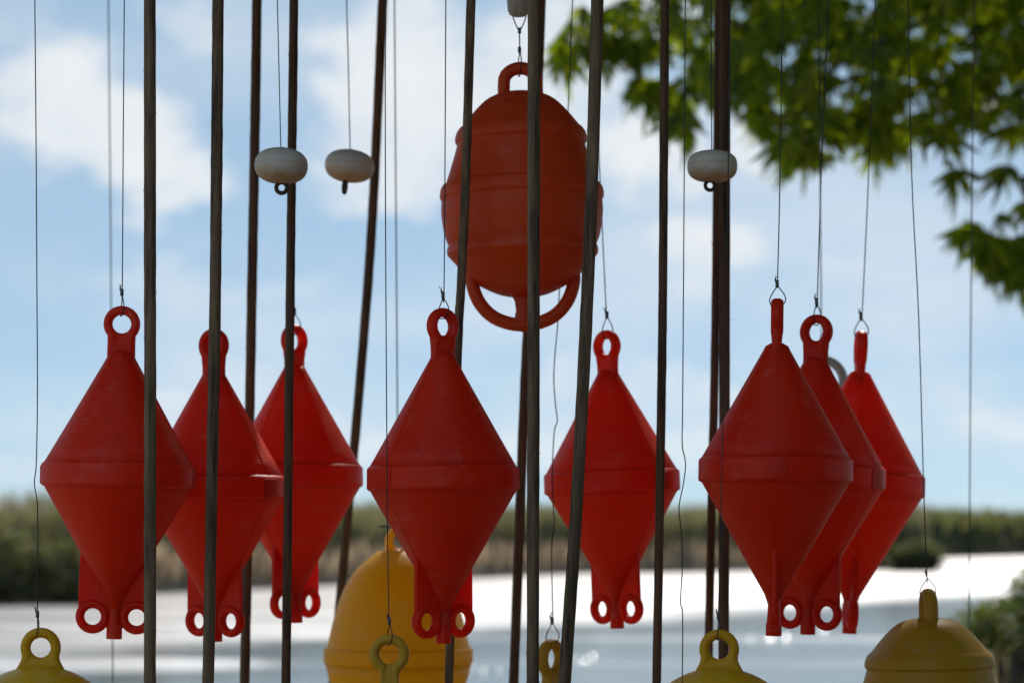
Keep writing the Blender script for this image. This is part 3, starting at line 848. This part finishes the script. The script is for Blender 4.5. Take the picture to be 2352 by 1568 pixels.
# ------------------------------------------------------------------ red cone buoys
U = 6.4/F       # metres per picture unit for the pattern buoy
BOT = 377
def bicone(mat_up, mat_low, mat_fin, name, label, cat, group):
    o = thing(name, (0, 0, 0), label, cat, group)
    Z = lambda z: (z+BOT)*U
    prof = lambda pts: [(r*U, Z(z)) for r, z in pts]
    mesh_obj('upper_cone', *lathe(prof([(0, 287), (14, 286), (26, 279), (31, 269), (60, 217), (90, 163.5), (120, 110), (150, 57), (168, 25.3), (166, 24)]), 96), M[mat_up], o)
    mesh_obj('rim_band', *lathe(prof(rounded([(163, 29), (168, 26.5), (174, 21), (174.5, -25), (169, -30), (160, -31)], 3.0)), 96), M[mat_low], o, auto=50)
    mesh_obj('lower_cone', *lathe(prof([(160, -30), (166, -31), (120, -111), (80, -181), (40, -250.5), (22, -282), (14, -306), (9, -330), (0, -334)]), 96), M[mat_low], o, auto=50)
    sm_ = []
    for s in (-1, 1):
        sm_.append(tube([(s*31.2*U, 0, Z(269)), (s*60.2*U, 0, Z(217)), (s*120.2*U, 0, Z(110)), (s*168*U, 0, Z(26))], .9*U, 6))
        sm_.append(tube([(s*166*U, 0, Z(-31)), (s*120*U, 0, Z(-111)), (s*80*U, 0, Z(-181))], .9*U, 6))
    v, f = merge(*sm_); mesh_obj('mould_seam', v, f, M[mat_low], o)
    for s in (0, math.pi):
        cv, cf = [], []
        pr_ = [(170, 19), (175.6, 17.5), (176.4, 14), (176.4, -21), (175.2, -25.5), (170, -26.5)]
        m_ = 9
        for i in range(m_):
            a = s + R(-8 + 16*i/(m_-1))
            cv += [(r*U*math.cos(a), r*U*math.sin(a), Z(z)) for r, z in pr_]
        for i in range(m_-1):
            cf += [(i*6+k, (i+1)*6+k, (i+1)*6+(k+1) % 6, i*6+(k+1) % 6) for k in range(6)]
        cf += [tuple(range(5, -1, -1)), tuple((m_-1)*6+k for k in range(6))]
        mesh_obj('rim_clasp', cv, cf, M[mat_low], o, auto=40)
    ins = lambda x, z: (x*x+z*z <= 42*42) or (z < 0 and abs(x) < 32 + .004*max(0, -z-40)**1.2 and z > -105)
    v, f = lug(ins, 21, 14.5, 130, power=2.3, scale=U); v = [(x, y*(1.0 if z > -34*U else max(.78, 1+(z/U+34)/60)), z+Z(346)) for x, y, z in v]
    mesh_obj('lifting_eye', v, f, M['red_smooth' if mat_up == 'red' else mat_low], o)
    for s in (-1, 1):
        web = plate([(s*6, -200), (s*66, -200), (s*81, -181), (s*82.5, -240), (s*83, -325), (s*74, -318), (s*64, -298), (s*46, -294), (s*30, -300), (s*20, -318), (s*18, -352), (s*2, -352)][::s], 5.5, U)
        ring = torus(29, 10.2, 13, s*50, -326, scale=U)
        v, f = merge(web, ring); v = [(x, y, z+BOT*U) for x, y, z in v]
        mesh_obj('mooring_fin', v, f, M[mat_fin], o, auto=40)
    v, f = lathe(prof(rounded([(0, -296), (13, -300), (16, -345), (18, -350), (18, -376.5), (0, -377)], 2)), 20)
    mesh_obj('drain_stub', v, f, M[mat_low], o, auto=40)
    return o
RG = 'red double cone buoys hanging on wires'
# bottom column,row ; ring column ; distance ; scale ; spin ; label
REDS = [
 (262, 1467, 280, 6.40, 1.000,   4, 'frontmost red cone buoy at the far left, crossed by a straight pole'),
 (494, 1473, 491, 6.83, 1.003, -32, 'middle red cone buoy of the left trio, a pole hiding its eye'),
 (679, 1430, 676, 7.26, 1.016,  52, 'brightest red cone buoy, glowing in the sun at the back of the left trio'),
 (1019, 1477, 1017, 6.37, 1.002, 41, 'red cone buoy hanging alone in front of the largest yellow buoy'),
 (1418, 1443, 1394, 7.16, 1.003, -46, 'tilted red cone buoy under the orange barrel between two poles'),
 (1777, 1460, 1785, 6.34, 1.004, 84, 'front red cone buoy of the right trio with its eye edge on'),
 (1855, 1457, 1875, 6.79, 1.020, -36, 'red cone buoy in the middle of the right trio, its round eye open'),
 (1951, 1455, 1977, 7.27, 1.035, 88, 'rearmost red cone buoy of the right trio, its narrow eye edge on'),
]
proto = None
reds = []
for i, (bx, by, rx_, d, sc, spin, lab) in enumerate(REDS):
    if proto is None:
        proto = bicone('red', 'red_smooth', 'red_fin', 'cone_buoy', lab, 'buoy', RG); o = proto
    else:
        o = copy_tree(proto); o['label'] = lab
    tilt = math.atan((rx_-bx)/(720*sc*6.4/d))
    o.location = at(bx, by, d); o.scale = (sc,)*3
    o.rotation_euler = orient(R(spin), tilt)
    reds.append((o, sc, d))

# ------------------------------------------------------------------ barrel buoys
def barrel(name, m, d, label, cat, tilt, spin, px, py_bottom, upx, emblem=True):
    u = upx
    o = thing(name, at(px, py_bottom, d), label, cat, 'barrel shaped buoys', orient(R(spin), R(tilt)))
    BOTY = 762
    Z = lambda y: (BOTY-y)*u
    pr = [(0,213),(30,214),(52,218),(80,232),(108,259),(128,283),(135,289),(143,296),(149,306),(152,318),(152,326),(148.5,331),(149,336),(158,368),(168,400),(175,418),(178,424),(185,431),(188,440),(188.5,452),(186,458),(185.5,462),(187,487),(184,515),(178.5,543),(171.5,563),(172,567),(173.5,574),(172,584),(164,595),(155,603),(149,612),(128,634),(98,656),(60,674),(25,682),(0,684)]
    def sm(pts, n=5): return [(p.x, p.y) for p in smooth_path([(a, b, 0) for a, b in pts], n)]
    dome_p = sm([(0,212.5),(28,213),(52,217.5),(80,231),(107,257),(127,281),(135,291)])
    hull_p = dome_p + [(142,296.5),(147.5,304),(151.5,315),(152,325),(150,329),(147,331.5)] + sm([(147.5,335),(157,368),(167,400),(174.5,422)]) + \
        [(181.5,426),(186.5,434),(188.7,446),(188.7,453),(187,457),(184.5,460)] + sm([(185,464),(186,487),(183,515),(177.5,543),(170,563)]) + \
        [(172.5,568),(174,575),(173.5,583),(170,588)] + sm([(166,592),(157,602),(146,615),(127,635),(98,656),(60,674),(25,682),(0,684)])
    mesh_obj('hull', *lathe([(r*u, Z(y)) for r, y in hull_p], 96), M[m], o, auto=28)
    arch = [(-38, 300-70)] + [(-38, 215), (-38, 196)] + [(-38*math.cos(R(a)), 190-33*math.sin(R(a))) for a in range(15, 180, 15)] + [(38, 196), (38, 215), (38, 230)]
    mesh_obj('top_handle', *tube([(x*u, 0, Z(y)) for x, y in arch], 14.5*u, 14, ref=(0, 1, 0), flat=1.15), M[m], o)
    lo = smooth_path([(-112*u, 0, Z(618)), (-117*u, 0, Z(645)), (-104*u, 0, Z(688)), (-76*u, 0, Z(722)), (-40*u, 0, Z(740)), (0, 0, Z(746)), (40*u, 0, Z(740)), (76*u, 0, Z(722)), (104*u, 0, Z(688)), (117*u, 0, Z(645)), (112*u, 0, Z(618))], 4)
    hb = tube(lo, 15.5*u, 14, ref=(0, 1, 0), flat=1.35)
    post = plate([(-30, BOTY-672), (-20, BOTY-690), (-17, BOTY-712), (-20, BOTY-728), (-28, BOTY-742), (28, BOTY-742), (20, BOTY-728), (17, BOTY-712), (20, BOTY-690), (30, BOTY-672)], 18, u, 4)
    nub = lathe([(0, Z(763)), (6*u, Z(762)), (13*u, Z(754)), (13*u, Z(745))], 14)
    v, f = merge(hb, post, nub); mesh_obj('bottom_handle', v, f, M[m], o)
    if emblem:   # raised maker's plate on the dome, its lettering worn away
        def dome(a, y):   # point on the hull surface at azimuth a, row y
            ys = [q[1] for q in pr[:7]]; rs = [q[0] for q in pr[:7]]
            r = float(np.interp(y, ys, rs)) + 1.0
            return Vector((r*u*math.sin(a), -r*u*math.cos(a), Z(y)))
        out = []
        corners = [(-26, 236), (26, 236), (22, 270), (-22, 270)]
        A0 = .12
        def pt(x, y):
            r = float(np.interp(y, [q[1] for q in pr[:7]], [q[0] for q in pr[:7]])); return dome(A0+math.asin(max(-.95, min(.95, x/r))), y)
        pts = []
        for (x0, y0), (x1, y1) in zip(corners, corners[1:]+corners[:1]):
            for k in range(6): pts.append(pt((x0+(x1-x0)*k/6)*1.9, y0+(y1-y0)*k/6))
        fr = tube(pts, 2.2*u, 6, closed=True)
        bits = [fr]
        rr_ = random.Random(5)
        for k in range(9):
            x = -40+10*k
            bits.append(tube([pt(x, 247+rr_.uniform(-1, 1)), pt(x+rr_.uniform(-2, 3), 256)], 1.5*u, 4))
        v, f = merge(*bits); mesh_obj('maker_plate', v, f, M[m], o)
    return o
barrel('barrel_buoy', 'orange', 6.76, 'big orange red barrel buoy hanging high in the middle', 'buoy', -.8, 0, 1203, 762, 6.76/F)
# ------------------------------------------------------------------ yellow buoys
barrel('barrel_buoy', 'yellow_old', 6.72, 'dull yellow barrel buoy in the lower right corner, its handle edge on', 'buoy', -1.2, 90, 2144, 1350+.975*619, .975*6.72/F, emblem=False)

def sphere_buoy(px, row, d, label, spin=0, tilt=0):
    u = d/F
    o = thing('round_buoy', at(px, row+46+42+392, d), label, 'buoy', 'round yellow buoys with a moulded eye', orient(R(spin), R(tilt)))
    Zc = 196*u
    prof = [(196*u*math.sin(math.pi*k/48), Zc-196*u*math.cos(math.pi*k/48)) for k in range(49)]
    mesh_obj('hull', *lathe(prof, 96), M['yellow_dimple'], o)
    def ins(x, z):
        if x*x+z*z <= 46*46: return True
        if z < 0 and z > -62:
            w = 43 if z > -18 else 43 + ((-z-18)/26.0)**2.2*9
            return abs(x) < w
        return False
    v, f = lug(ins, 22.5, 16, 130, power=2.3, scale=u); v = [(x, y, z+(392+42)*u) for x, y, z in v]
    mesh_obj('lifting_eye', v, f, M['yellow'], o)
    return o
sphere_buoy(86, 1440, 6.0, 'round yellow buoy in the lower left corner with a shiny dimpled top', 6, 1)
sphere_buoy(1652, 1444, 6.0, 'round yellow buoy with a dimpled top under the close pair of poles', -8, 0)

def stem_buoy(px, row, d, label, spin, s=1.0):
    u = d/F*s
    o = thing('stem_buoy', at(px, row+46+520, d), label, 'buoy', 'yellow ring topped buoys', orient(R(spin), 0))
    def ins(x, z):
        if x*x+z*z <= 46*46: return True
        if z < 0 and z > -125: return abs(x) < 20 + max(0, 1-((-z-36)/26.0))*6 + max(0, (-z-85)/40)**2*16
        return False
    v, f = lug(ins, 23, 15, 140, power=2.2, scale=u); v = [(x, y, z+520*u) for x, y, z in v]
    mesh_obj('lifting_eye', v, f, M['yellow_old'], o)
    prof = [(0, 415), (24, 412), (34, 404), (60, 358), (120, 250), (150, 205), (156, 198), (156, 165), (150, 160), (20, 0), (0, 0)]
    mesh_obj('hull', *lathe([(r*u, z*u) for r, z in prof], 64), M['yellow_old'], o, auto=40)
    return o
stem_buoy(894, 1455, 5.92, 'yellow ring topped buoy in front of the largest yellow buoy', 0)
stem_buoy(1266, 1455, 7.02, 'yellow ring topped buoy peeping out behind the bowed leaning pole', 52, .98)

def bell_buoy():
    d = 7.95; u = d/F
    o = thing('bell_buoy', at(915, 1750, d), 'largest yellow buoy, bell shaped, hanging behind a red cone buoy', 'buoy', None, orient(R(34), 0))
    Z = lambda y: (1750-y)*u
    mesh_obj('dome', *lathe([(r*u, Z(y)) for r, y in [(0, 1262), (30, 1262.5), (48, 1267), (62, 1277), (76, 1288), (92, 1303), (106, 1320), (124, 1349), (139, 1388), (152, 1434), (162, 1478), (166, 1490)]], 96), M['yellow_glow'], o)
    mesh_obj('rim_band', *lathe([(r*u, Z(y)) for r, y in rounded([(163, 1487), (171, 1487.5), (171.5, 1520), (166, 1524), (160, 1524)], 3)], 96), M['yellow_glow'], o, auto=50)
    mesh_obj('lower_hull', *lathe([(r*u, Z(y)) for r, y in [(160, 1523), (168, 1524), (160, 1556), (140, 1610), (90, 1690), (40, 1740), (0, 1750)]], 96), M['yellow_glow'], o)
    def ins(x, z):
        if x*x+z*z <= 33*33: return True
        return z < 0 and z > -48 and abs(x) < (32 if z > -14 else 32+((-z-14)/20)**2*7)
    v, f = lug(ins, 17, 12, 110, power=2.3, scale=u); v = [(x, y, z+Z(1243)) for x, y, z in v]
    mesh_obj('lifting_eye', v, f, M['yellow_glow'], o)
bell_buoy()

def grey_buoy():
    d = 8.2; u = d/F
    o = thing('grey_buoy', at(1889, 1080, d), 'grey arched handle of a buoy showing behind the right trio of red buoys', 'buoy')
    prof = [(98*u*math.sin(math.pi*k/40), (98-98*math.cos(math.pi*k/40))*u) for k in range(41)]
    mesh_obj('hull', *lathe(prof, 64), M['grey'], o)
    pts = [(-48, 180), (-48, 196)] + [(-48*math.cos(R(a)), 205+48*math.sin(R(a))) for a in range(0, 181, 12)] + [(48, 196), (48, 180)]
    mesh_obj('top_handle', *tube([(x*u, 0, z*u) for x, z in pts], 11*u, 14, ref=(0, 1, 0), flat=1.2), M['grey'], o)
grey_buoy()

# ------------------------------------------------------------------ white floats
def float_buoy(px, py, hw, hh, d, tilt, label, eye_spin, eye_dx, eye_r, e=2.35):
    u = d/F
    o = thing('white_float', at(px, py, d), label, 'float', 'small white floats', orient(0, R(tilt)))
    prof = []
    for k in range(41):
        a = -math.pi/2 + math.pi*k/40
        c, s = math.cos(a), math.sin(a)
        prof.append((max(0, math.copysign(abs(c)**(2/e), c))*hw*u, math.copysign(abs(s)**(2/e), s)*hh*u))
    prof[0] = (0, prof[0][1]); prof[-1] = (0, prof[-1][1])
    mesh_obj('float_body', *lathe(prof, 64), M['float'], o)
    v, f = torus(eye_r*.72, eye_r*.29, eye_r*.27, scale=u)
    rz = Matrix.Rotation(R(eye_spin), 3, 'Z') @ Matrix.Rotation(R(-tilt if eye_spin < 45 else 9), 3, 'Y')
    v = [tuple(rz @ Vector(q) + Vector((eye_dx*u, 0, -(hh+eye_r*.55)*u))) for q in v]
    mesh_obj('eyelet', v, f, M['eyelet'], o)
    v, f = lathe([(0, hh*u*.9), (4*u, hh*u*.9), (4*u, (hh+2)*u), (0, (hh+2.2)*u)], 12)
    mesh_obj('grommet', v, f, M['eyelet'], o)
float_buoy(646, 381, 61, 41, 6.5, 2.5, 'rounder white float hanging between two dark poles', 0, 3, 17)
float_buoy(803, 381.5, 57, 37, 7.3, 6, 'tilted white float touching the strongly slanting brown pole', 86, -6, 19)
float_buoy(1636, 382, 57.5, 36, 6.6, 0.5, 'flat white float in front of the close pair of poles near the tree', 8, -5, 15, 2.6)
def cork_float():
    d = 6.76; u = d/F
    o = thing('long_float', at(1191, 38, d), 'pale long float cut off by the top edge above the orange barrel', 'float')
    mesh_obj('float_body', *lathe([(r*u, z*u) for r, z in [(0, 0), (15, .5), (21, 4), (25, 14), (27, 40), (27, 90), (24, 120), (16, 132), (0, 134)]], 40), M['cork'], o)
cork_float()

# ------------------------------------------------------------------ wires
WG = 'thin dark wires hanging from the pavilion'
def wire(pts, d, label, end=None, spin=0.0, thick=2.6, eye_t=14, ferr=True, eye_gap=21, d1=None, top=True, frizz=True, loop_h=26):
    """pts: (column,row) down the wire.  end: (column,row of the top of the eye) when it carries something"""
    u = d/F; r = random.Random(int(pts[0][0]*7+d*10))
    rows = [p[1] for p in pts]
    D = lambda row: d if d1 is None else d + (d1-d)*(row-rows[0])/max(1, rows[-1]-rows[0])
    P = [at(px, row, D(row)) for px, row in pts]
    if top:
        up = (P[0]-P[1]).normalized(); P.insert(0, P[0]+up*((ROOF_Z-P[0].z)/up.z))
    base = P[-1].copy()
    if end: base = at(end[0], end[1], D(rows[-1]))
    o = thing('hanging_wire', base, label, 'wire', WG)
    if end: P.append(at(end[0], end[1]-loop_h+4, D(rows[-1])))
    sp = smooth_path(P, 5) if len(P) > 3 else P
    mesh_obj('strand', *tube([p-base for p in sp], thick/2*u, 6), M['wire'], o)
    if end:
        c, s = math.cos(R(spin)), math.sin(R(spin))
        # loop passes over the eye, square to its plane: v is the eye's normal
        nv = Vector((-s, c, 0)); t_ = (eye_t+2.5)*u; h = loop_h*u; gp = (eye_gap+1)*u
        lp = [(0, h), (t_*.35, h*.72), (t_*.95, h*.12), (t_*1.05, -gp*.45), (t_*.6, -gp), (0, -gp-1.5*u), (-t_*.6, -gp), (-t_*1.05, -gp*.45), (-t_*.95, h*.12), (-t_*.35, h*.72)]
        path = [nv*a + Vector((0, 0, b)) + Vector((2*u*math.sin(i), 0, 0)) for i, (a, b) in enumerate(lp)]
        mesh_obj('loop', *tube(smooth_path(path+[path[0]], 4), thick/2*u, 6), M['wire'], o)
        if ferr:
            v, f = lathe([(0, h*.85), (3.6*u, h*.86), (4.2*u, h*.86+2*u), (4.0*u, h*.86+15*u), (3.4*u, h*.86+16.5*u), (0, h*.86+17*u)], 10)
            mesh_obj('ferrule', v, f, M['ferrule'], o)
        if frizz:   # cut end of the wire with its strands sprung open
            bits = [tube([(-1*u, 0, h*1.1), (-4*u, 0, h*1.1+9*u), (-4*u, 0, h*1.1+15*u)], 1.9*u, 5)]
            for k in range(4):
                bits.append(tube([(-4*u, 0, h*1.1+14*u), (-4*u+r.uniform(-6, 6)*u, r.uniform(-4, 4)*u, h*1.1+14*u+r.uniform(2, 8)*u)], .6*u, 3))
            v, f = merge(*bits); mesh_obj('cut_end', v, f, M['wire'], o)
    return o
wire([(80,0),(83,350),(85,700),(86,900),(83.5,1060),(79,1107),(84,1142),(86.5,1180),(86,1390)], 6.0, 'kinked wire at the far left holding the corner yellow buoy', end=(86,1440), spin=6, eye_gap=22, eye_t=15)
wire([(249,0),(252.5,350),(255,680),(259,1568)], 8.6, 'faint far wire running down behind the frontmost red cone buoy', thick=3.0)
wire([(285.5,0),(283,330),(281,655)], 6.40, 'wire holding the frontmost red cone buoy at the far left', end=(280,702), spin=18)
wire([(492,0),(491.5,330),(491,700)], 6.83, 'wire of the middle buoy of the left trio, mostly hidden behind a pole', end=(491,755), spin=-32)
wire([(669,0),(673,330),(676,690)], 7.26, 'wire of the brightest red buoy, mostly hidden behind a thin pole', end=(676,745), spin=52)
wire([(637,0),(641,170),(645,341)], 6.5, 'wire holding the rounder white float between two dark poles', thick=2.4)
wire([(796,0),(800.5,170),(804,346)], 7.3, 'wire holding the tilted white float', thick=2.6)
wire([(885,0),(885,330),(886.5,700),(890,1200),(893,1405)], 5.92, 'wire holding the yellow ring topped buoy, crossing a red cone buoy', end=(894,1455), spin=20, eye_gap=22)
wire([(906,0),(909.5,480),(913,970),(914,1160)], 7.95, 'blurred far wire holding the largest yellow buoy', end=(914,1210), spin=34, thick=3.2, ferr=False, frizz=False, eye_t=10, eye_gap=16)
wire([(1024,0),(1022.5,300),(1020,660)], 6.37, 'wire holding the red cone buoy that hangs before the largest yellow buoy', end=(1017.5,708), spin=41)
wire([(1364,0),(1375,330),(1385,560),(1392,706)], 7.16, 'wire of the tilted red buoy, passing behind the orange barrel', end=(1394,754), spin=-46)
wire([(1315,0),(1305,250),(1292,560),(1285,667),(1281,745),(1275,811),(1272,870),(1276,930),(1280,966),(1273,992),(1268.5,1080),(1270,1150),(1273,1199),(1268,1240),(1267,1289),(1269.5,1410)], 7.02, 'wavy kinked wire coming down behind the orange barrel to a yellow ring', end=(1268,1455), spin=52)
wire([(1574,0),(1572,330),(1570,632),(1568,930),(1567,1020),(1574.5,1062),(1570,1109),(1559.5,1167),(1566,1229),(1567,1307),(1563,1381),(1568,1414),(1567,1568),(1567,1700)], 5.9, 'sharp wavy wire hanging free to the right of the tilted red buoy')
wire([(1634,0),(1634,170),(1634.5,346)], 6.6, 'wire holding the flat white float near the tree', thick=2.4)
wire([(1677,0),(1671,500),(1660,970),(1655,1270),(1650.5,1395)], 5.98, 'wire crossing the close pair of poles down to a yellow buoy', end=(1650,1444), spin=-14, eye_gap=22, eye_t=15)
wire([(1797.5,0),(1791,430),(1786,640)], 6.34, 'wire holding the front red cone buoy of the right trio', end=(1785,682), spin=84)
wire([(1903.5,0),(1889,324),(1877.5,674)], 6.79, 'wire holding the middle red cone buoy of the right trio', end=(1875.5,723), spin=-36)
wire([(1880,0),(1883,330),(1886.5,735),(1888,775)], 8.2, 'faint wire holding the grey buoy behind the right trio', end=(1889,817), thick=3.0, eye_t=10, eye_gap=20, spin=40)
wire([(2010,0),(1996,380),(1981,706)], 7.27, 'wire holding the rearmost red cone buoy of the right trio', end=(1977.5,755), spin=88, eye_t=12)
wire([(2086,0),(2094,400),(2110,726),(2121,1100),(2129,1318)], 6.72, 'wire slanting down to the dull yellow barrel buoy', end=(2130,1351), spin=88, loop_h=24, ferr=False, eye_t=14, eye_gap=20)
wire([(2238,0),(2233,400),(2230,726),(2227,1200),(2225.5,1568)], 8.3, 'blurred far wire at the right passing behind the dull yellow barrel buoy', thick=3.0)
# short links between the long float and the barrel
def link():
    d = 6.76; u = d/F; base = at(1194, 143, d)
    o = thing('wire_link', base, 'short looped wire linking the long pale float to the orange barrel', 'wire', WG)
    q = lambda x, y, dy=0: at(x, y, d)-base+Vector((0, dy, 0))
    mesh_obj('strand', *tube([q(1193, 74), q(1193.5, 100), q(1194, 126)], 1.5*u, 6), M['wire'], o)
    mesh_obj('loop', *tube(smooth_path([q(1193, 74), q(1185, 58), q(1179, 42), q(1176, 20), q(1177, -20)], 4), 1.4*u, 6), M['wire'], o)
    mesh_obj('loop', *tube(smooth_path([q(1193, 74), q(1201, 58), q(1207, 42), q(1210, 20), q(1209, -20)], 4), 1.4*u, 6), M['wire'], o)
    t_ = 18*u
    mesh_obj('loop', *tube(smooth_path([q(1194, 118), q(1197, 136, -t_*.9), q(1197, 156, -t_), q(1194, 174, -t_*.3), q(1191, 174, t_*.3), q(1190, 156, t_), q(1191, 136, t_*.9), q(1194, 118)], 4), 1.4*u, 6), M['wire'], o)
    for y0 in (66, 110):
        v, f = lathe([(0, -7*u), (3.4*u, -6.5*u), (4*u, -4*u), (4*u, 5*u), (3*u, 7*u), (0, 7.5*u)], 10)
        off = q(1193.3, y0+5); mesh_obj('ferrule', [(a+off.x, b+off.y, c+off.z) for a, b, c in v], f, M['ferrule'], o)
link()
# stub of wire end sticking out of the knot over the bell buoy
o = thing('wire_stub', at(893, 1208, 7.9), 'short stub of wire end sticking out sideways above the largest yellow buoy', 'wire')
mesh_obj('strand', *tube([at(915, 1209, 7.92)-at(893, 1208, 7.9), Vector((0, 0, 0)), at(871, 1208, 7.9)-at(893, 1208, 7.9)], 2.2*7.9/F, 6), M['wire'], o)
